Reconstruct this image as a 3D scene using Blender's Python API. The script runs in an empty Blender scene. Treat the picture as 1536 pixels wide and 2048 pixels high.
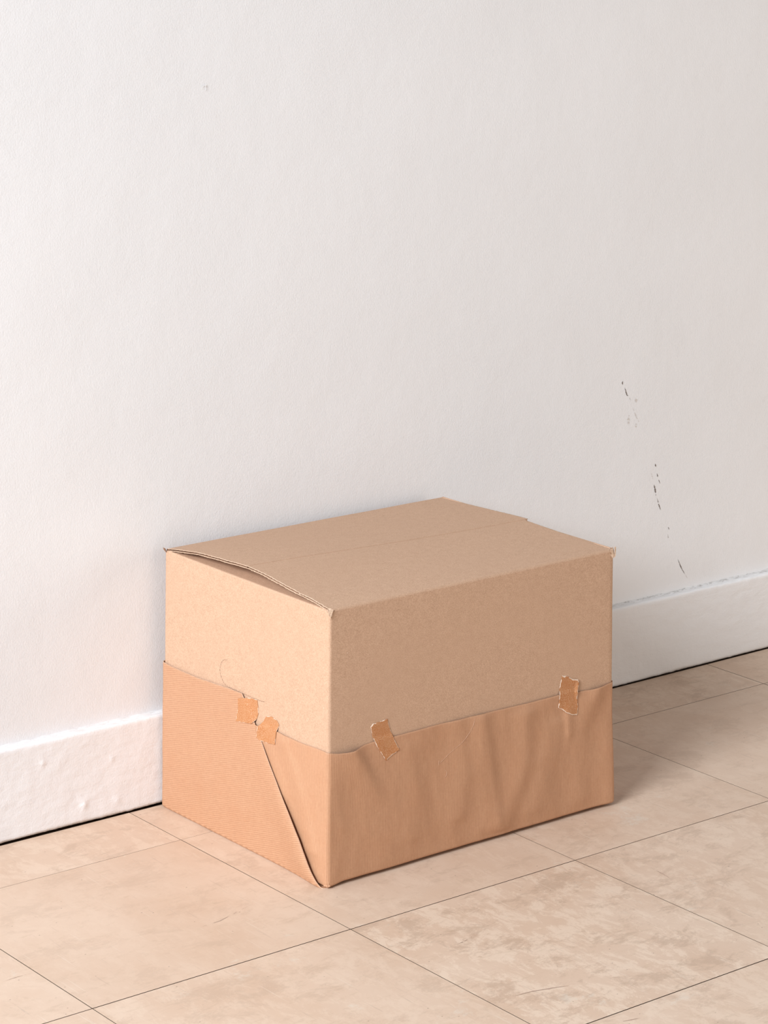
import bpy, bmesh, math, random
from mathutils import Vector, Matrix, noise

random.seed(7)
scene = bpy.context.scene
COL = scene.collection

# ------------------------------------------------------------------ camera
cd = bpy.data.cameras.new('camera'); cam = bpy.data.objects.new('camera', cd); COL.objects.link(cam)
R_ = Vector((0.78510, -0.61932, 0.007729)); U_ = Vector((0.005289, 0.019183, 0.99980)); F_ = Vector((0.61935, 0.78490, -0.018336))
M = Matrix.Identity(4)
for i in range(3):
    M[i][0] = R_[i]; M[i][1] = U_[i]; M[i][2] = -F_[i]
M[0][3], M[1][3], M[2][3] = -2.53008, -3.80079, 1.63677
cam.matrix_world = M
cd.sensor_fit = 'AUTO'; cd.sensor_width = 36.0
cd.lens = 5378.9 / 2048 * 36.0
cd.shift_y = (-212.04 - 1024) / 2048
cd.shift_x = -(769.4 - 768) / 2048
cd.clip_start = .05
scene.camera = cam

# ------------------------------------------------------------------ world, light, exposure
wd = bpy.data.worlds.new('world'); scene.world = wd; wd.use_nodes = True
bg = wd.node_tree.nodes['Background']
bg.inputs['Color'].default_value = (1.0, .985, .97, 1); bg.inputs['Strength'].default_value = .15

def area(name, loc, target, sx, sy, power, color):
    l = bpy.data.lights.new(name, 'AREA'); l.shape = 'RECTANGLE'; l.size = sx; l.size_y = sy
    l.energy = power; l.color = color
    o = bpy.data.objects.new(name, l); COL.objects.link(o); o.location = loc
    o.rotation_euler = (Vector(target) - Vector(loc)).to_track_quat('-Z', 'Y').to_euler()
    return o
area('window_daylight', (-4.6, -1.35, 2.5), (.2, -.35, -.3), 2.0, 1.8, 125, (.945, 1, 1.06))
area('far_window_daylight', (-5.8, -2.6, 3.7), (.3, -.35, -.3), 2.6, 2.4, 500, (.945, 1, 1.06))
area('added_fill_right', (4.5, -3.7, 1.25), (.9, 0, .2), 3.5, 2.4, 66, (1.08, .98, .87))  # added fill lamp from the right front, lifts the shaded side
area('room_bounce', (.5, -5.5, 1.2), (.9, 0, .3), 3.5, 2.4, 12, (1.03, 1, .97))

vs = scene.view_settings
vs.view_transform = 'Standard'; vs.look = 'None'; vs.gamma = 1; vs.use_curve_mapping = False
vs.exposure = 0.0

# ------------------------------------------------------------------ helpers
def link(name, mesh, mats, parent=None, loc=(0, 0, 0), kind=None, label=None, smooth=False):
    o = bpy.data.objects.new(name, mesh); COL.objects.link(o); o.location = loc
    if not isinstance(mats, (list, tuple)): mats = [mats]
    for m in mats: mesh.materials.append(m)
    if parent: o.parent = parent
    if kind: o['kind'] = kind
    if label: o['label'] = label
    if smooth: mesh.polygons.foreach_set('use_smooth', [True] * len(mesh.polygons))
    return o

def mesh_from(name, verts, faces, uvs=None, fmat=None):
    me = bpy.data.meshes.new(name); me.from_pydata([tuple(v) for v in verts], [], faces)
    if uvs:
        ul = me.uv_layers.new(name='UVMap')
        for lp in me.loops: ul.data[lp.index].uv = uvs[lp.vertex_index]
    if fmat: me.polygons.foreach_set('material_index', fmat)
    me.update(); return me

def grid(nu, nv, fn, uvfn=None, off=0):
    """fn(i/nu, j/nv) -> point"""
    V = []; UV = []; Fc = []
    for j in range(nv + 1):
        for i in range(nu + 1):
            a, b = i / nu, j / nv
            V.append(fn(a, b)); UV.append(uvfn(a, b) if uvfn else (a, b))
    for j in range(nv):
        for i in range(nu):
            k = j * (nu + 1) + i
            Fc.append((off + k, off + k + 1, off + k + nu + 2, off + k + nu + 1))
    return V, Fc, UV

def box_mesh(name, x0, x1, y0, y1, z0, z1, bev=0):
    bm = bmesh.new(); bmesh.ops.create_cube(bm, size=1)
    for v in bm.verts:
        v.co = Vector(((x0 + x1) / 2 + v.co.x * (x1 - x0), (y0 + y1) / 2 + v.co.y * (y1 - y0), (z0 + z1) / 2 + v.co.z * (z1 - z0)))
    if bev: bmesh.ops.bevel(bm, geom=bm.edges[:], offset=bev, segments=1, affect='EDGES')
    me = bpy.data.meshes.new(name); bm.to_mesh(me); bm.free(); return me

def nz(x, y=0, z=0): return noise.noise(Vector((x, y, z)))
def interp(tab, x):
    if x <= tab[0][0]: return tab[0][1]
    for (a, b), (c, d) in zip(tab, tab[1:]):
        if x <= c: return b + (d - b) * (x - a) / (c - a)
    return tab[-1][1]
def sstep(a, b, x):
    t = max(0, min(1, (x - a) / (b - a))); return t * t * (3 - 2 * t)
def solid(o, t, off=-1):
    m = o.modifiers.new('solidify', 'SOLIDIFY'); m.thickness = t; m.offset = off; return m

# ------------------------------------------------------------------ materials
class NT:
    def __init__(s, name, rough=.8, spec=.25):
        s.m = bpy.data.materials.new(name); s.m.use_nodes = True; s.t = s.m.node_tree; s.b = s.t.nodes['Principled BSDF']
        s.b.inputs['Roughness'].default_value = rough; s.b.inputs['Specular IOR Level'].default_value = spec
    def n(s, ty, **k):
        x = s.t.nodes.new(ty)
        for a, v in k.items():
            if hasattr(x, a): setattr(x, a, v)
        return x
    def l(s, a, b): s.t.links.new(a, b)
    def coord(s, out='Object', scale=(1, 1, 1), rot=(0, 0, 0), loc=(0, 0, 0), src=None):
        if src is None: src = s.n('ShaderNodeTexCoord').outputs[out]
        mp = s.n('ShaderNodeMapping'); s.l(src, mp.inputs['Vector'])
        mp.inputs['Scale'].default_value = scale; mp.inputs['Rotation'].default_value = rot; mp.inputs['Location'].default_value = loc
        return mp.outputs[0]
    def noise(s, vec, scale, detail=3, rough=.5, dist=0):
        x = s.n('ShaderNodeTexNoise'); s.l(vec, x.inputs['Vector']); x.inputs['Scale'].default_value = scale
        x.inputs['Detail'].default_value = detail; x.inputs['Roughness'].default_value = rough; x.inputs['Distortion'].default_value = dist
        return x.outputs['Fac']
    def ramp(s, fac, *stops):
        x = s.n('ShaderNodeValToRGB'); s.l(fac, x.inputs[0]); e = x.color_ramp.elements
        while len(e) < len(stops): e.new(.5)
        for q, (p, c) in zip(e, stops):
            q.position = p; q.color = (c, c, c, 1) if isinstance(c, (int, float)) else (*c, 1)
        return x.outputs[0]
    def mix(s, fac, a, b, mode='MIX'):
        x = s.n('ShaderNodeMix', data_type='RGBA', blend_type=mode)
        for sock, v in ((x.inputs[0], fac), (x.inputs[6], a), (x.inputs[7], b)):
            if isinstance(v, (int, float)): sock.default_value = v
            elif isinstance(v, tuple): sock.default_value = (*v, 1)
            else: s.l(v, sock)
        return x.outputs[2]
    def math(s, op, a, b=0.0, c=None):
        x = s.n('ShaderNodeMath', operation=op)
        for i, v in enumerate((a, b) + ((c,) if c is not None else ())):
            if isinstance(v, (int, float)): x.inputs[i].default_value = v
            else: s.l(v, x.inputs[i])
        return x.outputs[0]
    def bump(s, h, strength, dist, prev=None):
        x = s.n('ShaderNodeBump'); s.l(h, x.inputs['Height']); x.inputs['Strength'].default_value = strength; x.inputs['Distance'].default_value = dist
        if prev is not None: s.l(prev, x.inputs['Normal'])
        return x.outputs[0]
    def out(s, color=None, normal=None):
        if color is not None:
            if isinstance(color, tuple): s.b.inputs['Base Color'].default_value = (*color, 1)
            else: s.l(color, s.b.inputs['Base Color'])
        if normal is not None: s.l(normal, s.b.inputs['Normal'])
        return s.m

def mat_wall(name, col, lumps):
    s = NT(name, .62, .3); v = s.coord()
    big = s.noise(v, 2.2, 4, .55); mid = s.noise(v, 11, 4, .6)
    c = s.mix(s.ramp(big, (.35, 0), (.65, 1)), tuple(x * .975 for x in col), col)
    c = s.mix(s.math('MULTIPLY', s.ramp(mid, (.5, 0), (.75, 1)), .12), c, tuple(x * k for x, k in zip(col, (.96, .93, .91))))
    peel = s.noise(s.coord(scale=(1, 1, .80), rot=(0, .15, 0)), 330, 2.5, .55)
    b = s.bump(peel, .32, .0011)
    b = s.bump(s.noise(v, 38, 4, .6), .25, .0018, b)
    if lumps:
        st = s.noise(s.coord(scale=(.28, 1, 1.0)), 60, 4, .6, .4)
        b = s.bump(st, .5, .002, b)
    else:
        b = s.bump(s.noise(v, 5, 2, .5), .35, .006, b)
    return s, c, b
WALLC = (.855, .85, .86)
s, c, b = mat_wall('painted_plaster', WALLC, False); M_WALL = s.out(c, b)

# baseboard: white paint, grime collected on its ledge towards the right
s, c, b = mat_wall('painted_baseboard', (.885, .88, .89), True)
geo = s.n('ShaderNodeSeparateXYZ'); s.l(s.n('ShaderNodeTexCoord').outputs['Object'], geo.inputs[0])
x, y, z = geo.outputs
ledge = s.math('MULTIPLY', s.ramp(z, (.1525, 0), (.1542, 1)), s.ramp(s.math('MULTIPLY', y, 50), (.38, 0), (.62, 1), (.88, .8), (.97, .1)))
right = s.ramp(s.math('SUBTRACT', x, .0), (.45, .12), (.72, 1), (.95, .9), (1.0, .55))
patch = s.ramp(s.noise(s.coord(scale=(.4, 1.3, 1.3)), 95, 7, .75), (.48, 0), (.56, 1))
ledge_dim = s.math('MULTIPLY', s.ramp(z, (.1525, 0), (.1542, 1)), s.ramp(s.math('MULTIPLY', y, 50), (.10, 0), (.22, 1)))  # shade painted into the ledge colour, tones down its brightness under the key
c = s.mix(s.math('MULTIPLY', ledge_dim, s.math('MULTIPLY_ADD', right, .12, .16)), c, (.50, .44, .38))
g = s.math('MULTIPLY', s.math('MULTIPLY', ledge, right), patch)
c = s.mix(s.math('MULTIPLY', g, .55), c, (.19, .15, .12))
g2 = s.math('MULTIPLY', s.math('MULTIPLY', ledge, right), s.ramp(s.noise(s.coord(scale=(.6, 1.3, 1.3)), 170, 5, .7), (.54, 0), (.60, 1)))
c = s.mix(s.math('MULTIPLY', g2, .8), c, (.11, .085, .065))
low = s.math('MULTIPLY', s.ramp(s.math('MULTIPLY', z, 50), (.10, 1), (.45, 0)), s.ramp(s.noise(s.coord(scale=(.5, 1, 1)), 30, 4, .65), (.45, 0), (.65, 1)))
c = s.mix(s.math('MULTIPLY', low, .55), c, (.40, .33, .26))
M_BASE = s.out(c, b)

def mat_cardboard(name, col, k=1):
    s = NT(name, .78, .25); v = s.coord()
    fine = s.noise(v, 620, 2.5, .65); mid = s.noise(v, 90, 4, .6); big = s.noise(v, 7, 3, .5)
    lo = tuple(x * y for x, y in zip(col, (.80, .75, .70))); hi = tuple(min(1, x * 1.13) for x in col)
    c = s.mix(s.ramp(fine, (.33, 0), (.68, 1)), lo, hi)
    c = s.mix(.16, c, s.mix(s.ramp(mid, (.35, 0), (.65, 1)), lo, hi))
    c = s.mix(s.math('MULTIPLY', s.ramp(big, (.4, 0), (.7, 1)), .3), c, tuple(x * y for x, y in zip(col, (.93, .90, .88))))
    vo = s.n('ShaderNodeTexVoronoi'); s.l(s.coord(scale=(1, 1, 1.2), rot=(.3, .2, .4)), vo.inputs['Vector']); vo.inputs['Scale'].default_value = 58
    sep = s.n('ShaderNodeSeparateColor'); s.l(vo.outputs['Color'], sep.inputs[0])
    dot = s.math('MULTIPLY', s.ramp(vo.outputs['Distance'], (.035, 1), (.055, 0)), s.ramp(sep.outputs[0], (.86, 0), (.88, 1)))
    c = s.mix(s.math('MULTIPLY', dot, .6), c, (.16, .09, .055))
    dot2 = s.math('MULTIPLY', s.ramp(vo.outputs['Distance'], (.03, 1), (.05, 0)), s.ramp(sep.outputs[1], (.93, 0), (.95, 1)))
    c = s.mix(s.math('MULTIPLY', dot2, .7), c, (.85, .70, .58))
    b = s.bump(fine, .18, .0004); b = s.bump(s.noise(v, 14, 3, .5), .2, .002, b)
    return s.out(c, b)
CARD = (.575, .380, .262)
M_CARD = mat_cardboard('kraft_cardboard', CARD)
M_TORN = mat_cardboard('torn_cardboard_edge', (.68, .50, .37))
M_FLUTE = mat_cardboard('corrugated_fluting', (.34, .19, .12))

def mat_paper():
    s = NT('ribbed_kraft_paper', .55, .35); uv = s.n('ShaderNodeTexCoord').outputs['UV']; v = s.coord()
    wob = s.noise(s.coord(scale=(1, .12, 1), src=uv), 160, 3, .6)
    sep = s.n('ShaderNodeSeparateXYZ'); s.l(uv, sep.inputs[0])
    ph = s.math('ADD', s.math('MULTIPLY', sep.outputs[0], 2 * math.pi / .0031), s.math('MULTIPLY', wob, 4.0))
    rib = s.math('MULTIPLY_ADD', s.math('SINE', ph), .5, .5)
    streak = s.noise(s.coord(scale=(1, .10, 1), src=uv), 750, 3, .7)
    mott = s.noise(v, 260, 4, .7); big = s.noise(v, 24, 3, .6)
    base = (.505, .286, .171)
    f = s.math('ADD', s.math('MULTIPLY', rib, .34), s.math('ADD', s.math('MULTIPLY', streak, .55), s.math('MULTIPLY', mott, .40)))
    c = s.mix(s.ramp(f, (.34, 0), (.94, 1)), tuple(x * y for x, y in zip(base, (.84, .75, .68))), tuple(min(1, x * 1.16) for x in base))
    c = s.mix(s.math('MULTIPLY', s.ramp(big, (.45, 0), (.75, 1)), .22), c, (.48, .225, .115))
    b = s.bump(rib, .10, .0005); b = s.bump(mott, .12, .0004, b)
    return s.out(c, b)
M_PAPER = mat_paper()
M_PAPER_EDGE = NT('paper_cut_edge', .8).out((.86, .70, .56))

def mat_tape():
    s = NT('paper_packing_tape', .68, .25); v = s.coord()
    n1 = s.noise(v, 640, 4, .8); n2 = s.noise(v, 60, 3, .6)
    c = s.mix(s.ramp(n1, (.50, 0), (.62, 1)), (.46, .188, .070), (.61, .36, .215))
    c = s.mix(s.math('MULTIPLY', s.ramp(n2, (.45, 0), (.7, 1)), .45), c, (.53, .285, .145))
    return s.out(c, s.bump(n1, .25, .0004))
M_TAPE = mat_tape(); M_TAPE_TORN = NT('torn_tape_fibre', .9).out((.80, .63, .50))

def mat_tile():
    s = NT('travertine_tile', .5, .35)
    tc = s.n('ShaderNodeTexCoord').outputs['Object']
    at = s.n('ShaderNodeAttribute', attribute_type='OBJECT', attribute_name='seed')
    at2 = s.n('ShaderNodeAttribute', attribute_type='OBJECT', attribute_name='mottle')
    comb = s.n('ShaderNodeCombineXYZ')
    for i in range(3): s.l(at.outputs['Fac'], comb.inputs[i])
    va = s.n('ShaderNodeVectorMath', operation='ADD'); s.l(tc, va.inputs[0]); s.l(comb.outputs[0], va.inputs[1]); src = va.outputs[0]
    v = s.coord(src=src)
    big = s.noise(v, 6, 4, .6, .3)
    c = s.mix(s.ramp(big, (.35, 0), (.65, 1)), (.64, .465, .345), (.69, .525, .405))
    # worn pale patches, brushed
    p1 = s.noise(s.coord(scale=(1.6, .75, 1), rot=(0, 0, .35), src=src), 20, 14, .80, .35)
    p1 = s.ramp(p1, (.49, 0), (.545, 1))
    c = s.mix(s.math('MULTIPLY', p1, s.math('MULTIPLY', at2.outputs['Fac'], .62)), c, (.78, .63, .50))
    p2 = s.noise(s.coord(scale=(.8, 1.3, 1), rot=(0, 0, -.5), src=src, loc=(3, 1, 0)), 13, 13, .78, .3)
    c = s.mix(s.math('MULTIPLY', s.ramp(p2, (.52, 0), (.60, 1)), s.math('MULTIPLY_ADD', at2.outputs['Fac'], .5, .22)), c, (.52, .37, .27))
    p3 = s.noise(s.coord(src=src, loc=(7, 2, 0)), 9, 13, .8, .2)
    c = s.mix(s.math('MULTIPLY', s.ramp(p3, (.60, 0), (.65, 1)), .42), c, (.71, .65, .56))
    # travertine veins, dirt specks, scratches
    vein = s.noise(s.coord(scale=(1, 3.2, 1), rot=(0, 0, .12), src=src), 26, 11, .8)
    c = s.mix(s.math('MULTIPLY', s.ramp(vein, (.55, 0), (.66, 1)), .34), c, (.49, .35, .23))
    for k, (rz, sc, th, col, am) in enumerate(((.5, (26, .9, 1), .69, (.42, .30, .24), .35), (-.75, (24, 1.1, 1), .69, (.44, .30, .23), .3), (1.25, (30, 1, 1), .67, (.78, .68, .58), .35), (1.9, (28, 1.3, 1), .70, (.38, .28, .22), .35))):
        sn = s.noise(s.coord(scale=sc, rot=(0, 0, rz), src=src, loc=(k * 5., k * 3., 0)), 9, 3, .62, .15)
        c = s.mix(s.math('MULTIPLY', s.ramp(sn, (th, 0), (th + .03, 1)), am), c, col)
    vo = s.n('ShaderNodeTexVoronoi'); s.l(s.coord(scale=(1, 1.5, 1), rot=(0, 0, .5), src=src), vo.inputs['Vector']); vo.inputs['Scale'].default_value = 42
    sep = s.n('ShaderNodeSeparateColor'); s.l(vo.outputs['Color'], sep.inputs[0])
    sp = s.math('MULTIPLY', s.ramp(vo.outputs['Distance'], (.035, 1), (.07, 0)), s.ramp(sep.outputs[0], (.60, 0), (.62, 1)))
    c = s.mix(s.math('MULTIPLY', sp, .7), c, (.22, .13, .09))
    b = s.bump(s.noise(v, 30, 5, .6), .12, .0010)
    return s.out(c, b)
M_TILE = mat_tile()
M_GROUT = NT('dark_joint_dirt', .95, .1).out((.10, .068, .048))
M_SCUFF = NT('rubber_scuff', .8).out((.20, .165, .145))
M_SCUFF2 = NT('faint_smear', .8).out((.69, .645, .61))
M_SCUFF3 = NT('floor_scuff', .8).out((.47, .33, .26))
M_CRACK = NT('perforation_dark', .9).out((.20, .11, .07))
M_LINT = NT('pale_lint', .8).out((.74, .52, .38))

# ------------------------------------------------------------------ room shell
WY = .018                                                   # plaster face; the skirting face stands at y = 0
wall = link('wall_back', box_mesh('wall_back', -3.2, 4.4, WY, WY + .12, -.04, 3.0), M_WALL, kind='structure')

# skirting board with lumpy old paint
def bb_point(x, q):
    # q 0..1 along the profile: bottom lip, face, rounded arris, ledge, caulk
    L1, L2, L3, H = .010, .1485, .012, .1541
    d = q * .192
    lump = .0007 * nz(x * 9, d * 14) + .0005 * nz(x * 32, d * 60, 3) + .00025 * nz(x * 90, d * 130, 5)
    if d < L1:
        return Vector((x, L1 - d + .001, .0034 - .0010 * sstep(.3, .9, x) + .0010 * nz(x * 6) - .0016 * max(0, nz(x * 55, 7)) + .0004 * nz(x * 160)))
    d2 = d - L1
    if d2 < L2:
        z0 = .0036 - .0010 * sstep(.3, .9, x) + .0010 * nz(x * 6) - .0016 * max(0, nz(x * 55, 7)) + .0004 * nz(x * 160)
        t = d2 / L2
        z = z0 + (H - .004 - z0) * t
        blob = 0
        for bx_, bz_, r_, a_ in ((-.1546, .0321, .006, .0022), (-.0886, .0263, .005, .0012), (-.10, .098, .004, .0010), (-.235, .118, .004, .0016), (.02, .085, .004, .0010), (.03, .05, .004, .0008), (1.12, .03, .004, .001)):
            e = ((x - bx_) / r_) ** 2 + ((z - bz_) / r_) ** 2
            if e < 6: blob += a_ * math.exp(-e)
        return Vector((x, -.0001 - lump - blob + .0012 * (1 - t) * 0, z))
    d3 = d2 - L2
    if d3 < .006:
        a = d3 / .006 * math.pi / 2
        rr = .0035 + .0008 * nz(x * 40)
        return Vector((x, rr - rr * math.cos(a) - lump, H - rr + rr * math.sin(a) + .0008 * nz(x * 25, 4)))
    d4 = (d3 - .006) / (.192 - L1 - L2 - .006)
    yy = .0038 + (WY + .001 - .0038) * d4
    return Vector((x, yy, H + .0006 * nz(x * 25, 4) * (1 - d4) + .0014 * nz(x * 45, yy * 300, 8) + .0035 * d4 ** 3 + .0012 * max(0, nz(x * 20, 9))))
X0, X1 = -3.2, 4.4
xs = [-3.2 + i * .03 for i in range(90)] ; xs = [x for x in xs if x < -.55]
x = -.55
while x < 1.75: xs.append(x); x += .0026
while x < 4.4: xs.append(x); x += .03
NQ = 62
qs = [0, .02, .04] + [.052 + (.825 - .052) * i / 38 for i in range(39)] + [.84 + .16 * i / 17 for i in range(18)]
V = [bb_point(x, q) for x in xs for q in qs]; nq = len(qs)
Fc = [(i * nq + j, (i + 1) * nq + j, (i + 1) * nq + j + 1, i * nq + j + 1) for i in range(len(xs) - 1) for j in range(nq - 1)]
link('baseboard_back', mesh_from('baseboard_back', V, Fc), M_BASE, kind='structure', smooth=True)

# floor: dark bed + single tiles
T = .457; GX = -.5223; GY = -.1564
floor = link('floor', box_mesh('floor', -3.4, 4.4, -5.2, WY + .05, -.05, -.0035), M_GROUT, kind='structure')
rj = random.Random(3)
mot = {(1, 1): 1.0, (2, 1): .75, (1, 0): .45, (0, 1): .48, (0, 0): .22, (2, 2): .8, (1, 2): .7, (0, 2): .3, (3, 0): .35, (2, 0): .45}
tile_cache = {}
def tile_mesh(dy0, dy1):
    key = (round(dy0, 4), round(dy1, 4))
    if key not in tile_cache:
        me = box_mesh('tile', .00065, T - .00065, dy0, dy1, -.0042, 0)
        me.materials.append(M_TILE); me.materials.append(M_GROUT)          # dirt-filled tile sides
        for p in me.polygons: p.material_index = 0 if p.normal.z > .5 else 1
        tile_cache[key] = me
    return tile_cache[key]
# row 0 sits between the wall and the first long joint
for j in range(-1, 11):
    for i in range(-6, 10):
        xx = GX + i * T
        if j == -1: me = tile_mesh(GY + .0005, -.0014); org = 0
        elif j == 0: me = tile_mesh(-T + .0008, -.0005); org = GY
        else: me = tile_mesh(-T + .0009, -.0009); org = GY - j * T
        o = bpy.data.objects.new('tile', me); COL.objects.link(o); o.parent = floor
        o.location = (xx, org, rj.uniform(-.00015, .00015))
        o['seed'] = rj.uniform(0, 40.); o['mottle'] = float(mot.get((i, j), rj.uniform(.25, .8)))

# flat marks lying on the wall and on the floor
def ribbon(name, pts, width, nrm, mat, parent, jit=.25, n=14, broken=0, label=None, lift=.0004):
    P = [Vector(p) for p in pts]; N = Vector(nrm)
    V = []; Fc = []; rr = random.Random(sum(p[0] for p in pts) * 1000)
    out = []
    for k in range(n + 1):
        t = k / n * (len(P) - 1); a = min(int(t), len(P) - 2); out.append(P[a].lerp(P[a + 1], t - a))
    prev = False
    for k, p in enumerate(out):
        d = (out[min(k + 1, n)] - out[max(k - 1, 0)]).normalized(); sd = d.cross(N).normalized()
        w = width * .5 * max(.12, math.sin(math.pi * (k + .35) / (n + .7))) * (1 + rr.uniform(-jit, jit) * 2)
        on = rr.random() > broken
        if on:
            sh = sd * rr.uniform(-.2, .2) * width
            V += [p + sd * w + sh + N * lift, p - sd * w + sh + N * lift]
            if prev: q = len(V); Fc.append((q - 4, q - 2, q - 1, q - 3))
        prev = on
    if not Fc: return None
    me = mesh_from(name, V, Fc); return link(name, me, mat, parent, label=label)
wn = (0, -1, 0)
def wp(*p): return [(a, WY, b) for a, b in p]
SC = [([(1.0851, .5922), (1.0838, .5889), (1.0849, .5855)], .0026, 0, M_SCUFF), ([(1.0907, .5787), (1.0935, .571), (1.0963, .5637), (1.1, .5623)], .0026, 0, M_SCUFF),
      ([(1.1031, .558), (1.1059, .5522)], .0012, .3, M_SCUFF), ([(1.1128, .5365), (1.1215, .5181), (1.1312, .5032)], .0014, .15, M_SCUFF2),
      ([(1.1747, .4179), (1.1765, .4115)], .0024, 0, M_SCUFF), ([(1.1784, .4025), (1.1812, .3933), (1.1858, .3827), (1.1894, .3742)], .0016, .3, M_SCUFF),
      ([(1.1643, .4019), (1.1683, .3877)], .0012, .2, M_SCUFF2), ([(1.1722, .3772), (1.1751, .3668), (1.178, .3539)], .003, .1, M_SCUFF),
      ([(1.1808, .3485), (1.1858, .3353), (1.1908, .3233)], .0020, .2, M_SCUFF), ([(1.2123, .2863), (1.2148, .2814)], .0016, 0, M_SCUFF),
      ([(1.2115, .2726), (1.2127, .2637)], .0012, .4, M_SCUFF), ([(1.24, .218), (1.2497, .1988), (1.2604, .1845)], .0017, 0, M_SCUFF), ([(1.2622, .1829), (1.2665, .1759)], .001, .2, M_SCUFF2),
      ([(1.1213, .5540), (1.1205, .5460)], .0055, 0, M_SCUFF2), ([(1.1028, .5236), (1.1010, .512), (1.1017, .504)], .0055, .2, M_SCUFF2), ([(1.122, .505), (1.121, .4965)], .004, .2, M_SCUFF2)]
for pts, w_, br, m in SC:
    ribbon('scuff_mark', wp(*pts), w_, wn, m, wall, broken=br, n=18, label='dark rubber scuff on the white wall right of the box' if m is M_SCUFF else 'faint grey smear on the white wall right of the box')
ribbon('paint_chip', wp((.0852, 1.214), (.0862, 1.2193), (.0925, 1.2205), (.0936, 1.2147), (.0915, 1.2105)), .0022, wn, M_WALL, wall, lift=.0016, n=16, label='small chipped blister in the white wall paint')
fn_ = (0, 0, 1)
for pts, w_, br in (([(-.0223, -.9415), (.0036, -.9444), (.0342, -.9529), (.0639, -.9628)], .0022, .05), ([(.0244, -.7543), (.0445, -.7512), (.0749, -.7418)], .0014, .25), ([(.0375, -1.0932), (.0552, -1.0987), (.0697, -1.1017)], .0012, .1),
                    ([(-.2423, -.4708), (-.2043, -.4688), (-.1269, -.4452)], .0009, .35), ([(-.5732, -.4595), (-.5519, -.4585), (-.5291, -.4607)], .001, .1), ([(.4671, -.7088), (.464, -.7406), (.4604, -.7613)], .0016, .1)):
    ribbon('scuff_mark', [(a, b, .0002) for a, b in pts], w_, fn_, M_SCUFF3, floor, broken=br, n=24, label='thin reddish scuff across a stone floor tile', lift=.0002)

# ------------------------------------------------------------------ the box
BX, BY, BA = 0.0, -0.46875, .00547
W, D, H = .6112, .4600, .4382
box = bpy.data.objects.new('cardboard_box', None); COL.objects.link(box)
ca, sa = math.cos(BA), math.sin(BA)
box.location = (BX + W / 2 * ca - D / 2 * sa, BY + W / 2 * sa + D / 2 * ca, 0); box.rotation_euler = (0, 0, BA)
box['label'] = 'cardboard box, lower half wrapped in taped brown kraft paper, standing against the white wall'
box['category'] = 'box'
def B(u, v, z): return Vector((u - W / 2, v - D / 2, z))

RC = .0055
PER = 2 * (W + D)
def contour(s, off=0.0):
    """nominal perimeter position -> (u, v, outward normal 2D)"""
    s %= PER
    L = [W, D, W, D]; k = 0
    while s > L[k] and k < 3: s -= L[k]; k += 1
    Lk = L[k]
    corners = [(0, 0), (W, 0), (W, D), (0, D)]
    dirs = [(1, 0), (0, 1), (-1, 0), (0, -1)]; nrm = [(0, -1), (1, 0), (0, 1), (-1, 0)]
    cx, cy = corners[k]; dx, dy = dirs[k]; nx, ny = nrm[k]
    r = RC
    if s < r or s > Lk - r:
        if s < r: a = -(1 - s / r) * math.pi / 4; px = cx + dx * r - nx * r; py = cy + dy * r - ny * r
        else: a = (1 - (Lk - s) / r) * math.pi / 4; px = cx + dx * (Lk - r) - nx * r; py = cy + dy * (Lk - r) - ny * r
        ox = nx * math.cos(a) + dx * math.sin(a); oy = ny * math.cos(a) + dy * math.sin(a)
        return px + ox * (r + off), py + oy * (r + off), ox, oy
    return cx + dx * s + nx * off, cy + dy * s + ny * off, nx, ny

def body_off(s, z):
    s %= PER
    bow = 0
    if s < W: bow = .0012 * math.sin(math.pi * s / W) * math.sin(math.pi * min(1, z / H))
    return bow + .0004 * nz(s * 8, z * 8, 2)
def svals(step_flat, a=0, b=PER):
    out = []; s = a
    cs = [0, W, W + D, 2 * W + D, PER, -D, -D - W]
    while s < b - 1e-6:
        out.append(s); near = min(abs(s - c) for c in cs)
        s += .0011 if near < RC * 1.25 else step_flat
    out.append(b); return out
SV = svals(.008)
ZB = [.0075 + (H - .0034 - .0075) * i / 40 for i in range(41)]
V = []; Fc = []
n = len(SV) - 1
for z in ZB:
    for s_ in SV[:-1]:
        u, v, nx, ny = contour(s_, body_off(s_, z)); V.append(B(u, v, z))
V += V[-n:]                                                  # separate ring keeps the rim crisp
for z in (H - .0034, .012):                                  # inner skin
    for s_ in SV[:-1]:
        u, v, nx, ny = contour(s_, -.0042); V.append(B(u, v, z))
rows = len(ZB) + 3
for j in range(rows - 1):
    if j == len(ZB) - 1: continue
    for i in range(n):
        a = j * n + i; b = j * n + (i + 1) % n; Fc.append((a, b, b + n, a + n))
me = mesh_from('body', V, Fc)
bm = bmesh.new(); bm.from_mesh(me); bm.verts.ensure_lookup_table()
bm.faces.new([bm.verts[i] for i in range(n)][::-1]); bm.faces.new([bm.verts[(rows - 1) * n + i] for i in range(n)])
bm.to_mesh(me); bm.free()
body = link('body', me, M_CARD, box, smooth=True)

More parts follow.
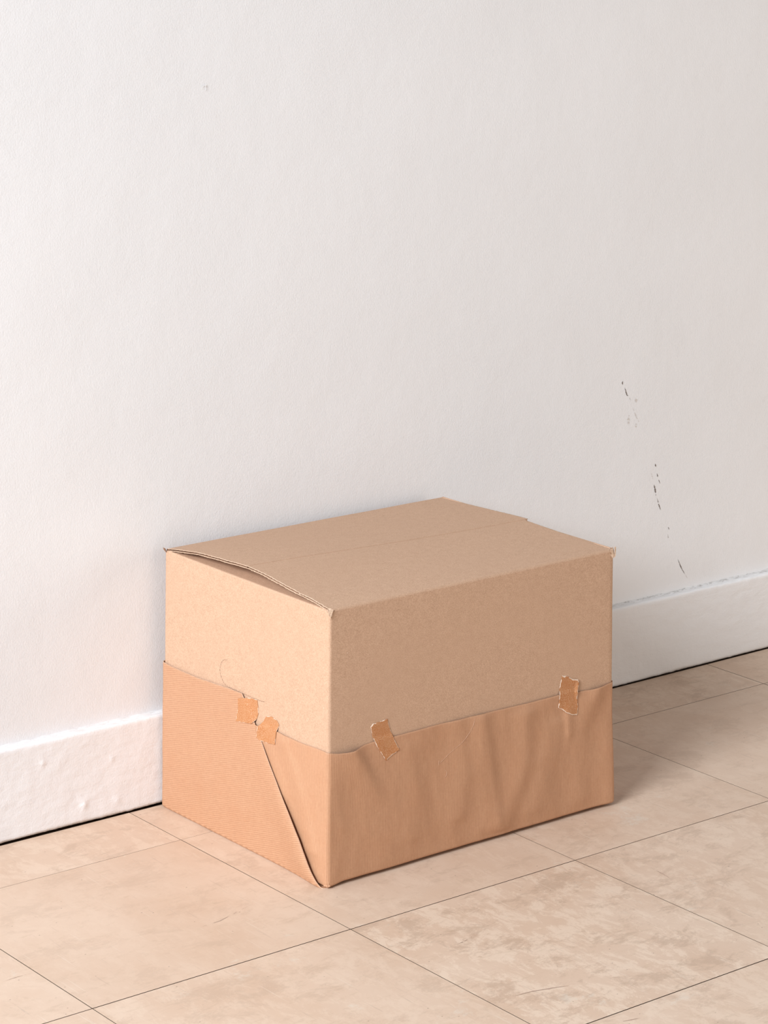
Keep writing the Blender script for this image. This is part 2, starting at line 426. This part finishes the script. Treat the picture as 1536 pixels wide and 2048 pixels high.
# outer top flaps, hinged on the long sides, meeting in a raised seam
LP = [(.0, .4392), (.018, .4418), (.0464, .4458), (.106, .4505), (.1533, .4560), (.1876, .4592), (.2223, .4606), (.2433, .4594), (.2929, .4570), (.3653, .4524), (.432, .4440), (D, .4392)]
RP = [(.0, .4392), (.1, .4408), (.2223, .4455), (.235, .4458), (.3, .4435), (.4, .4405), (D, .4392)]
SEAM = .2240
def top_z(u, v):
    t = sstep(0, 1, (u / W) ** .75)
    z = interp(LP, v) * (1 - t) + interp(RP, v) * t
    return z + .0006 * nz(u * 7, v * 7, 1)
def smooth_top(u, v): return sum(top_z(u, v + k * .004) for k in (-1.5, -.5, .5, 1.5)) / 4 if .02 < v < D - .02 and abs(v - SEAM) > .008 else top_z(u, v)
FT = .0040
rz = .0052
def flap_mesh(front):
    """liner sheets top and bottom, ragged ends, fluting between them near the ends"""
    V = []; Fc = []; FM = []
    side = 1 if front else -1
    v_h = 0.0 if front else D
    v_s = SEAM
    uL0, uR0 = .0030, W - .0030
    def ends(v, layer):
        rag = .0010 * nz(v * 150, layer * 9.1, 3 if front else 8) + .0013 * nz(v * 34, layer * 5.3, 2)
        rag += -.0022 * max(0, nz(v * 70, layer * 3.7, 11) - .35) * 2
        l = uL0 + rag + (.0000 if layer == 0 else -.0004)
        r = uR0 + .0006 * nz(v * 120, layer * 4, 6)
        if not front: r += .004 * sstep(D, SEAM, v)
        else: r -= .005 * sstep(0, SEAM, v)
        if abs(v - v_h) < .02: k = sstep(.02, .0, abs(v - v_h)); l = l * (1 - k) + .0035 * k; r = r * (1 - k) + (W - .0035) * k
        return l, r
    def prof(q):                                             # q 0..1 : fold arc then flat
        arc = .14
        if q < arc:
            a = q / arc * math.pi / 2
            return ('arc', a)
        return ('flat', (q - arc) / (1 - arc))
    NU, NV = 150, 70
    for layer, dz in ((0, 0.0), (1, -FT + .0006)):
        base = len(V)
        for j in range(NV + 1):
            q = j / NV; kind, t = prof(q)
            for i in range(NU + 1):
                a = i / NU; a = a if 0 < a < 1 else a
                if kind == 'arc':
                    v = v_h + side * rz * (1 - math.cos(t)); l, r = ends(v_h, layer); u = l + (r - l) * a
                    ztop = smooth_top(u, v_h + side * rz)
                    z = ztop - rz + rz * math.sin(t)
                    off = -body_off(u if front else PER, z) if front else 0
                    z = z + dz * math.sin(t); v = v + side * (-dz) * math.cos(t) + (off * math.cos(t) if front else 0)
                    v += side * .0002 * nz(u * 120, 3)
                    if j == 0: z -= .0022; v += side * .0004
                else:
                    v = v_h + side * rz + (v_s - v_h - side * rz) * t
                    l, r = ends(v, layer); u = l + (r - l) * a
                    vv = v
                    z = smooth_top(u, v) + dz
                    if front: z -= .0004 * sstep(.85, 1, t)
                V.append(B(u, v, z))
        for j in range(NV):
            for i in range(NU):
                k = base + j * (NU + 1) + i; f = (k, k + 1, k + NU + 2, k + NU + 1)
                if not front: f = f[::-1]
                Fc.append(f); FM.append(1 if (i == 0 or i == NU - 1) and False else 0)
    # seam edge strip joins the two liners
    a0 = NV * (NU + 1); b0 = (NV + 1) * (NU + 1) + a0; q0 = len(V)
    V += [V[a0 + i] for i in range(NU + 1)] + [V[b0 + i] for i in range(NU + 1)]
    for i in range(NU): Fc.append((q0 + i, q0 + i + 1, q0 + NU + 2 + i, q0 + NU + 1 + i)); FM.append(0)
    # bright torn lip: narrow bead along both ragged ends on each liner
    for layer, dz in ((0, 0.0), (1, -FT + .0006)):
        for endi in (0, 1):
            base = len(V); m = 260
            for j in range(m + 1):
                v = v_h + side * rz + (v_s - v_h - side * rz) * j / m
                e = ends(v, layer)[endi]; z = smooth_top(e, v) + dz
                sg = -1 if endi == 0 else 1
                th = .00055 + .00035 * nz(v * 180, layer, endi)
                e2 = e + sg * (.0003 + .0020 * max(0, nz(v * 260, 5, layer))); wi = .0003 + .0012 * max(0, .3 + nz(v * 110, 9, layer))
                V += [B(e - sg * wi, v, z + .00012), B(e2, v, z + .0001), B(e2 + sg * .0002, v, z - th), B(e - sg * .0012, v, z - th - .0006)]
            for j in range(m):
                for c in range(3):
                    k = base + j * 4 + c; Fc.append((k, k + 1, k + 5, k + 4)); FM.append(1)
    return mesh_from('top_flap', V, Fc, fmat=FM), ends
def flute_mesh(front, ends, endi):
    V = []; Fc = []; side = 1 if front else -1
    v_h = 0.0 if front else D; v_s = SEAM - .001 if front else SEAM + .001
    if True:
        base = len(V); NV, NU = 150, 36
        for j in range(NV + 1):
            v = v_h + side * .012 + (v_s - v_h - side * .012) * j / NV
            e = ends(v, 0)[endi]; sg = 1 if endi == 0 else -1
            rec = .0018 + .0016 * nz(v * 60, 31) + .0008 * nz(v * 210, 12)
            for i in range(NU + 1):
                u = e + sg * (rec + .03 * i / NU)
                V.append(B(u, v, smooth_top(u, v) - .0017 + .0011 * math.sin(u / .0072 * 2 * math.pi + nz(v * 30) * .6)))
        for j in range(NV):
            for i in range(NU):
                k = base + j * (NU + 1) + i; Fc.append((k, k + 1, k + NU + 2, k + NU + 1))
    return mesh_from('fluting', V, Fc)
for front in (True, False):
    me, ends = flap_mesh(front)
    fl = link('top_flap', me, [M_CARD, M_TORN], box, smooth=True, label='front long top flap of the box' if front else 'rear long top flap of the box, next to the wall')
    for endi in (0, 1): link('fluting', flute_mesh(front, ends, endi), M_FLUTE, fl, label='dark corrugated core at the ragged flap ends', smooth=True)

# inner short flaps below them
def inner_flap(left):
    def f(a, b):
        v = .006 + (D - .012) * a
        arc = .004
        d = arc * b / .2 if b < .2 else arc + (b - .2) / .8 * .211
        if d < arc:
            t = d / arc * math.pi / 2; uu = .003 * (1 - math.cos(t)); z = H - .0035 + .003 * math.sin(t)
            if b == 0: z -= .003
        else:
            uu = .003 + (d - arc); uo = uu if left else W - uu
            z = min(H - .0005 + .006 * sstep(0, .12, uu) * (math.sin(math.pi * v / D)), top_z(uo, v) - FT - .0012)
            if v < .012 or v > D - .012: z -= .001
        u = uu if left else W - uu
        if d < arc:
            o = body_off(-v, H - .004) if left else 0
            u += -o * (1 - d / arc) + (.0004 if b == 0 else 0)
        return B(u, v, z)
    V, Fc, UV = grid(60, 60, f)
    if left: Fc = [t[::-1] for t in Fc]
    o = link('inner_flap', mesh_from('inner_flap', V, Fc), M_CARD, box, smooth=True); solid(o, .003, -1 if left else 1)
inner_flap(True); inner_flap(False)

# crumpled, torn corners of the flaps
def torn(name, pts, mat, th=.0007):
    bm = bmesh.new(); vs_ = [bm.verts.new(B(*p)) for p in pts]
    c = bm.verts.new(sum((v.co for v in vs_), Vector()) / len(vs_) + Vector((0, 0, .0006)))
    for a, b in zip(vs_, vs_[1:] + vs_[:1]): bm.faces.new((a, b, c))
    me = bpy.data.meshes.new(name); bm.to_mesh(me); bm.free()
    o = link(name, me, mat, box); solid(o, th, 0); return o
torn('torn_corner', [(.0015, .0005, H - .010), (-.0010, .0005, H - .006), (-.0012, .003, H + .001), (.001, .005, H + .003), (.005, .002, H + .0028), (.007, -.001, H - .001), (.004, -.0014, H - .009)], M_TORN)
torn('torn_corner', [(.001, -.0012, H - .012), (.005, -.0016, H - .003), (.0075, -.0012, H + .001), (.003, .0005, H + .003), (-.0005, 0, H - .002)], M_TORN)
for dx, hh, tw in ((-.010, .0005, .002), (-.005, .0015, -.001), (-.0005, .0025, .003), (.004, .0032, .0005)):
    torn('torn_corner', [(W + dx - .003, .0002 + tw * .3, H - .001 + hh * .5), (W + dx * .45 - .0008, -.0012, H - .014), (W + dx * .4 + .001, -.001, H - .010), (W + dx + .0022, .0015 + tw, H + hh), (W + dx - .0005, .002 + tw, H + hh + .0008)], M_TORN, .0005)
torn('torn_corner', [(-.0008, D - .006, H - .004), (-.0030, D - .001, H + .001), (-.0022, D + .001, H + .0035), (.001, D - .001, H + .001), (.0005, D - .004, H - .004)], M_FLUTE)

# perforated hand hole outline pressed into the left panel
PF = [(.2739, .2948), (.2838, .2932), (.2909, .2865), (.2951, .2755), (.2935, .2668), (.2863, .257), (.2762, .2512), (.2578, .2509), (.2324, .2507), (.2031, .2507), (.1755, .2512), (.165, .2535)]
def resample(P, step):
    out = [P[0]]; acc = 0
    for a, b in zip(P, P[1:]):
        L = math.dist(a, b); d = step - acc
        while d < L: t = d / L; out.append((a[0] + (b[0] - a[0]) * t, a[1] + (b[1] - a[1]) * t)); d += step
        acc = L - (d - step)
    return out
V = []; Fc = []
PR = resample(PF, .0018)
for k in range(0, len(PR) - 2):
    if k % 3 == 2: continue
    (a, z0), (b, z1) = PR[k], PR[k + 1]
    wv = .00022 + .00015 * random.random(); dd_ = Vector((b - a, z1 - z0)).normalized() * wv
    q = len(V); u0 = -.0006
    V += [B(u0, a - dd_.y, z0 + dd_.x), B(u0, a + dd_.y, z0 - dd_.x), B(u0, b + dd_.y, z1 - dd_.x), B(u0, b - dd_.y, z1 + dd_.x)]
    Fc.append((q, q + 1, q + 2, q + 3))
link('hand_hole_perforation', mesh_from('hand_hole_perforation', V, Fc), M_CRACK, body, label='curved row of tiny perforation cuts for a hand hole')

# ------------------------------------------------------------------ wrapping paper
OFFP = .0011
FRONT_TOP = [(0, .2146), (.010, .2128), (.0182, .2116), (.0331, .2104), (.045, .2106), (.058, .2118), (.072, .2138), (.0881, .2152), (.1339, .2155), (.2168, .2167), (.3125, .2158), (.4108, .214), (.4836, .2142), (.5257, .2108), (.5579, .2092), (.581, .2105), (W, .2125)]
LEFT_TOP = [(0, .2146), (.008, .2157), (.015, .2157), (.0739, .2126), (.1274, .2144), (.1751, .2124), (.20, .2110), (.26, .208), (D, .20)]   # by depth v
def main_top(s):
    if s < 0: z = interp(LEFT_TOP, -s)
    elif s < W: z = interp(FRONT_TOP, s)
    else: z = .2125
    return z + .00025 * nz(s * 300, 4) + .0003 * nz(s * 90, 1)
RIDGE = [  # polyline (s, z), amplitude, half width on the left, half width on the right
    ([(.315, .205), (.3216, .1703), (.3411, .0753), (.345, .03)], .0030, .030, .014),
    ([(.4089, .195), (.4065, .1113), (.3634, .020)], .0038, .030, .024),
    ([(.2643, .21), (.276, .1221), (.27, .06)], .0022, .026, .016),
    ([(.4766, .165), (.455, .10), (.4306, .035)], .0022, .026, .030),
    ([(.538, .19), (.530, .12), (.535, .03)], .0020, .022, .022),
    ([(.5025, .1760), (.505, .1480)], .0022, .005, .012),
    ([(.165, .19), (.175, .12), (.17, .05)], .0016, .03, .022),
    ([(-.107, .200), (-.0664, .1381), (-.030, .0532)], .0034, .026, .012),
    ([(-.150, .190), (-.110, .120)], .0014, .02, .016),
]
def disp(s, z):
    d = 0
    for P, A, wl, wr in RIDGE:
        z0, z1 = P[0][1], P[-1][1]
        for (a, za), (b, zb) in zip(P, P[1:]):
            if zb <= z <= za: c = a + (b - a) * (z - za) / (zb - za); break
        else: c = P[0][0] if z > z0 else P[-1][0]
        over = max(0, z - z0, z1 - z); e = s - c
        wv = wl if e < 0 else wr
        d += A * math.exp(-(e / wv) ** 2) * math.exp(-(over / .012) ** 2)
    # bellied edge between the corner and the first tape, with a sharp pinch below the tape
    c = .042 + (.215 - z) * .60
    d += .0066 * math.exp(-((s - c) / (.030 if s < c else .015)) ** 2) * sstep(.095, .200, z)
    c = .575 - (.215 - z) * .45
    d += .0046 * math.exp(-((s - c) / .022) ** 2) * sstep(.130, .205, z)
    d += .0060 * math.exp(-((s + .181) / .010) ** 2) * sstep(.170, .212, z)
    d += .0014 * nz(s * 12, z * 8, 9) + .0016 * (.5 - abs(nz(s * 19 + z * 5, z * 9, 4))) + .0006 * (.5 - abs(nz(s * 45 + z * 9, z * 22, 14)))
    # hold it down at the vertical corners
    for c0 in (0, W, -D): d *= .25 + .75 * sstep(0, .018, abs(s - c0))
    d *= sstep(.0, .02, z) * .9 + .1
    d += .0042 * math.exp(-((s - W) / .028) ** 2) * sstep(.17, .012, z)
    return max(-.0004, d)
RB = .0045
def sheet_point(s, q, top, off, dfn, lift=.0018, tuck=.010, over=None):
    """q 0 at the top edge .. 1 tucked below the box"""
    z1 = RB + lift
    if q < .80:
        z = top + (z1 - top) * (q / .80)
        o = off + dfn(s, z); zz = z
    else:
        p = (q - .80) / .20; a = min(1, p / .7) * math.pi / 2
        rr = RB
        zz = z1 - rr * math.sin(a); o = off + dfn(s, z1) - rr * (1 - math.cos(a))
        if p > .7: o -= tuck * (p - .7) / .3
    bo = body_off(s, zz) if over is None else over
    u, v, nx, ny = contour(s, o + bo)
    return B(u, v, zz)
# main sheet: from under the end flap on the left side, round the front, right and back
SS = svals(.0032, -.285, W + D + W * .999)
qn = 88; QQ = [(i / 68) * .80 for i in range(68)] + [.80 + .20 * i / 20 for i in range(21)]
V = []; UV = []
for q in QQ:
    for s_ in SS:
        tp = main_top(s_); p = sheet_point(s_, q, tp, OFFP, disp, lift=.0022 + .0030 * sstep(.004, .035, s_))
        # corner nub: small crumple where the paper turns under at the near corner
        V.append(p); UV.append((s_, tp + (.009 - tp) * q / .8))
m = len(SS); Fc = [(j * m + i, (j + 1) * m + i, (j + 1) * m + i + 1, j * m + i + 1) for j in range(len(QQ) - 1) for i in range(m - 1)]
paper = link('wrapping_paper', mesh_from('wrapping_paper', V, Fc, UV), M_PAPER, box, smooth=True, label='ribbed brown kraft paper wrapped round the lower half of the box')
solid(paper, .0003, 1)

# end flap of the sheet folded up over the left side, free diagonal edge
FE = [(.2518, .2296), (.2123, .1925), (.1603, .1508), (.1102, .1060), (.0616, .0614), (.0201, .0294), (.0080, .0175), (.0020, .0085), (-.002, .001)]   # z -> v of the free edge
FE = sorted(FE)
FTOP = [(.2296, .2516), (.26, .2512), (.2948, .2492), (.3526, .2462), (.3968, .2460), (.4342, .2462), (D, .2480)]       # v -> z
def flap_lift(dist, z):
    A = interp([(0, .0030), (.010, .0062), (.03, .0078), (.06, .0070), (.11, .0048), (.16, .0026), (.21, .0009), (.252, .0004)], z)
    d = max(0, dist); return A * 1.7 * math.exp(-(d / .055) ** 1.5) * (1 - .50 * math.exp(-d / .011))
NC = 150; rows_z = []
V = []; UV = []; EM = []
nR = 84; QF = [(i / 64) * .80 for i in range(64)] + [.80 + .20 * i / 20 for i in range(21)]
th = math.radians(12)
for q in QF:
    for i in range(NC + 1):
        t = i / NC
        # edge position depends on height; iterate once
        z = .25 + (RB + .0006 - .25) * min(1, q / .8)
        if q > .8: p_ = (q - .8) / .2; z = RB + .0006 - RB * math.sin(min(1, p_ / .7) * math.pi / 2)
        ve = interp(FE, z)
        if q > .8 + .14: ve = interp(FE, .0) + .0
        vb = D + .030
        tt = 1 - (1 - t) ** 1.0
        v_ = vb + (ve - vb) * tt
        topz = interp(FTOP, v_) + .0003 * nz(v_ * 120, 5)
        dist = (v_ - ve)
        def dfn(s_, zz, d_=dist): return flap_lift(d_, zz) + .0011 * nz(s_ * 9, zz * 9, 21) * sstep(0, .03, zz) + .0005 * abs(nz(s_ * 25, zz * 22, 4)) + .0003
        p = sheet_point(-v_, q, topz, OFFP + .0016, dfn, lift=.0004, tuck=.008)
        if v_ < .012 and q > .6:                             # the free edge runs out round the near corner
            pass
        V.append(p); UV.append(((topz + (.007 - topz) * min(1, q / .8)) * math.cos(th) + v_ * math.sin(th), v_))
m = NC + 1; Fc = [(j * m + i, (j + 1) * m + i, (j + 1) * m + i + 1, j * m + i + 1) for j in range(len(QF) - 1) for i in range(NC)]
o = link('folded_end_flap', mesh_from('folded_end_flap', V, Fc, UV), [M_PAPER, M_PAPER_EDGE], paper, smooth=True, label='end flap of the kraft paper folded up the left side with a curling diagonal edge')
sm = solid(o, .0007, 1); sm.material_offset_rim = 1
FLAPV = V

# small crumple of paper at the near bottom corner and flared tip at the right one
def crumple(name, cu, cv, cz, size, seed, dirs):
    bm = bmesh.new(); bmesh.ops.create_icosphere(bm, subdivisions=3, radius=1)
    for v in bm.verts:
        c = v.co.copy(); k = 1 + .35 * nz(c.x * 1.6 + seed, c.y * 1.6, c.z * 1.6) + .25 * abs(nz(c.x * 3 + seed, c.y * 3, c.z * 3))
        v.co = B(cu, cv, cz) + Vector((c.x * size[0] * k, c.y * size[1] * k, c.z * size[2] * k))
    me = bpy.data.meshes.new(name); bm.to_mesh(me)
    ul = me.uv_layers.new(name='UVMap')
    for lp in me.loops: co = me.vertices[lp.vertex_index].co; ul.data[lp.index].uv = (co.x, co.z)
    bm.free(); return link(name, me, M_PAPER, paper, smooth=True)
crumple('paper_crumple', .0035, .0030, .0110, (.0042, .0040, .0075), 3, None)
crumple('paper_crumple', .0030, .0040, .0050, (.0045, .0060, .0030), 8, None)

# fine lint hair and nicks on the front of the paper
def on_front(s, z, e): 
    u, v, nx, ny = contour(s, OFFP + .0003 + e + (disp(s, z) if z < main_top(s) else 0) + body_off(s, z)); return B(u, v, z)
def hair(pts, r, name='lint_fibre'):
    cu = bpy.data.curves.new(name, 'CURVE'); cu.dimensions = '3D'; sp = cu.splines.new('POLY')
    P = resample(pts, .0035); sp.points.add(len(P) - 1)
    for k, (a, z) in enumerate(P): p = on_front(a, z, .0004); sp.points[k].co = (*p, 1); sp.points[k].radius = .4 + .6 * random.random()
    cu.bevel_depth = r; cu.bevel_resolution = 1; cu.materials.append(M_LINT)
    tmp = bpy.data.objects.new(name, cu); COL.objects.link(tmp)
    dg = bpy.context.evaluated_depsgraph_get(); me = bpy.data.meshes.new_from_object(tmp.evaluated_get(dg)); bpy.data.objects.remove(tmp)
    o = bpy.data.objects.new(name, me); COL.objects.link(o); o.parent = paper; o['label'] = 'pale thread of lint stuck to the front of the paper'
hair([(.2974, .2120), (.294, .202), (.288, .1918), (.279, .1840), (.2679, .1762), (.2468, .1658), (.2258, .1531)], .0002)
hair([(.2235, .157), (.2230, .150)], .0002)
hair([(.236, .140), (.2395, .136), (.2385, .131), (.236, .128)], .0002)

# ------------------------------------------------------------------ tape
def flap_off(v, z):
    ve = interp(FE, z)
    if v < ve or z > interp(FTOP, v): return 0
    return OFFP + .0016 + flap_lift(v - ve, z) + .0013
def surf_off(s, z):
    """height of the topmost layer above the nominal box face"""
    o = 0
    if z < main_top(s) and s > -.26: o = OFFP + disp(s, z) + .0003
    if s < 0: o = max(o, flap_off(-s, z))
    return o + body_off(s, z)
MXC = {}
def soft_off(s, z):
    key = (round(s / .0008), round(z / .0008))
    def mx(i, j):
        k = (i, j)
        if k not in MXC:
            a0, b0 = i * .0008, j * .0008
            MXC[k] = max(surf_off(a0 + a * .0036, b0 + b * .0036) for a, b in ((0, 0), (1, 0), (-1, 0), (0, 1), (0, -1), (.7, .7), (-.7, .7), (.7, -.7), (-.7, -.7)))
        return MXC[k]
    fx, fz = s / .0008, z / .0008; i, j = math.floor(fx), math.floor(fz); fx -= i; fz -= j
    def av(i, j):
        k = (i, j, 1)
        if k not in MXC: MXC[k] = sum(mx(i + 3 * a, j + 3 * b) for a in (-1, 0, 1) for b in (-1, 0, 1)) / 9
        return MXC[k]
    return (av(i, j) * (1 - fx) + av(i + 1, j) * fx) * (1 - fz) + (av(i, j + 1) * (1 - fx) + av(i + 1, j + 1) * fx) * fz
def tape(poly, seed, label, white, left=False, curl=0):
    rr = random.Random(seed)
    P = [(-a, z) if left else (a, z) for a, z in poly]
    per = P + [P[0]]; P = resample(per, .0009)
    cx = sum(p[0] for p in P) / len(P); cz = sum(p[1] for p in P) / len(P)
    NR = 14; V = []; Fc = []; FM = []
    n = len(P)
    V.append(None)
    for r in range(1, NR + 1):
        for k, (a, z) in enumerate(P):
            ang = math.atan2(z - cz, a - cx)
            w = 1 - white * .085 * max(0, .35 + nz(k * .11 + seed, 3) * 1.5) if r == NR - 1 else 1
            t = r / NR if r < NR - 1 else (w * .985 if r == NR - 1 else 1)
            if r == NR: t = 1 + .022 * nz(k * .35, seed * 3.1) + .012 * nz(k * .9, seed)
            s_ = cx + (a - cx) * t; z_ = cz + (z - cz) * t
            o_ = soft_off(s_, z_) + .00055
            o_ += curl * max(0, math.cos(ang - .35)) ** 3 * sstep(.6, 1, t)
            u, v, nx, ny = contour(s_, o_); V.append(B(u, v, z_))
    u, v, nx, ny = contour(cx, soft_off(cx, cz) + .00055); V[0] = B(u, v, cz)
    for k in range(n): Fc.append((0, 1 + k, 1 + (k + 1) % n)); FM.append(0)
    for r in range(NR - 1):
        for k in range(n):
            a = 1 + r * n + k; b = 1 + r * n + (k + 1) % n
            Fc.append((a, a + n, b + n, b)); FM.append(1 if r == NR - 2 and nz(k * .09 + seed * 2, 7) > .25 - .45 * white else 0)
    o = link('tape_piece', mesh_from('tape_piece', V, Fc, fmat=FM), [M_TAPE, M_TAPE_TORN], box, smooth=True, label=label)
    m_ = solid(o, .0003, 0)
T1 = [(.2368, .2417), (.2245, .2453), (.2072, .2484), (.189, .2504), (.1869, .2383), (.1862, .2283), (.1909, .2168), (.1975, .2104), (.2183, .2071), (.2422, .2026), (.2394, .2128), (.236, .2273)]
T2 = [(.1647, .2299), (.1497, .2335), (.1355, .2313), (.1293, .2262), (.1325, .2136), (.1338, .1998), (.1351, .1927), (.1577, .1892), (.1748, .1897), (.1835, .1925), (.1793, .2063), (.1737, .2179)]
T3 = [(.0833, .24), (.0881, .244), (.0996, .2442), (.117, .2461), (.1198, .2369), (.1253, .2224), (.1297, .2115), (.1401, .1927), (.132, .1893), (.1214, .1848), (.1134, .1801), (.1044, .1933), (.0937, .2088), (.0872, .2234)]
T4 = [(.4924, .2447), (.5005, .2432), (.5103, .2383), (.5161, .2342), (.5227, .2326), (.5276, .232), (.5298, .2262), (.5254, .2136), (.5242, .2017), (.526, .1868), (.5242, .1725), (.5111, .1757), (.4996, .1816), (.4922, .1873), (.4828, .1928), (.4839, .2046), (.4869, .2234)]
tape(T1, 1, 'torn brown tape piece holding the folded end flap on the left side', .3, True)
tape(T2, 2, 'torn brown tape piece right of the diagonal fold on the left side', .3, True)
tape(T3, 3, 'torn tilted brown tape piece on the front near the near corner', .7)
tape(T4, 4, 'torn brown tape piece with a curled white edge at the right of the front', 1.1, curl=.0025)
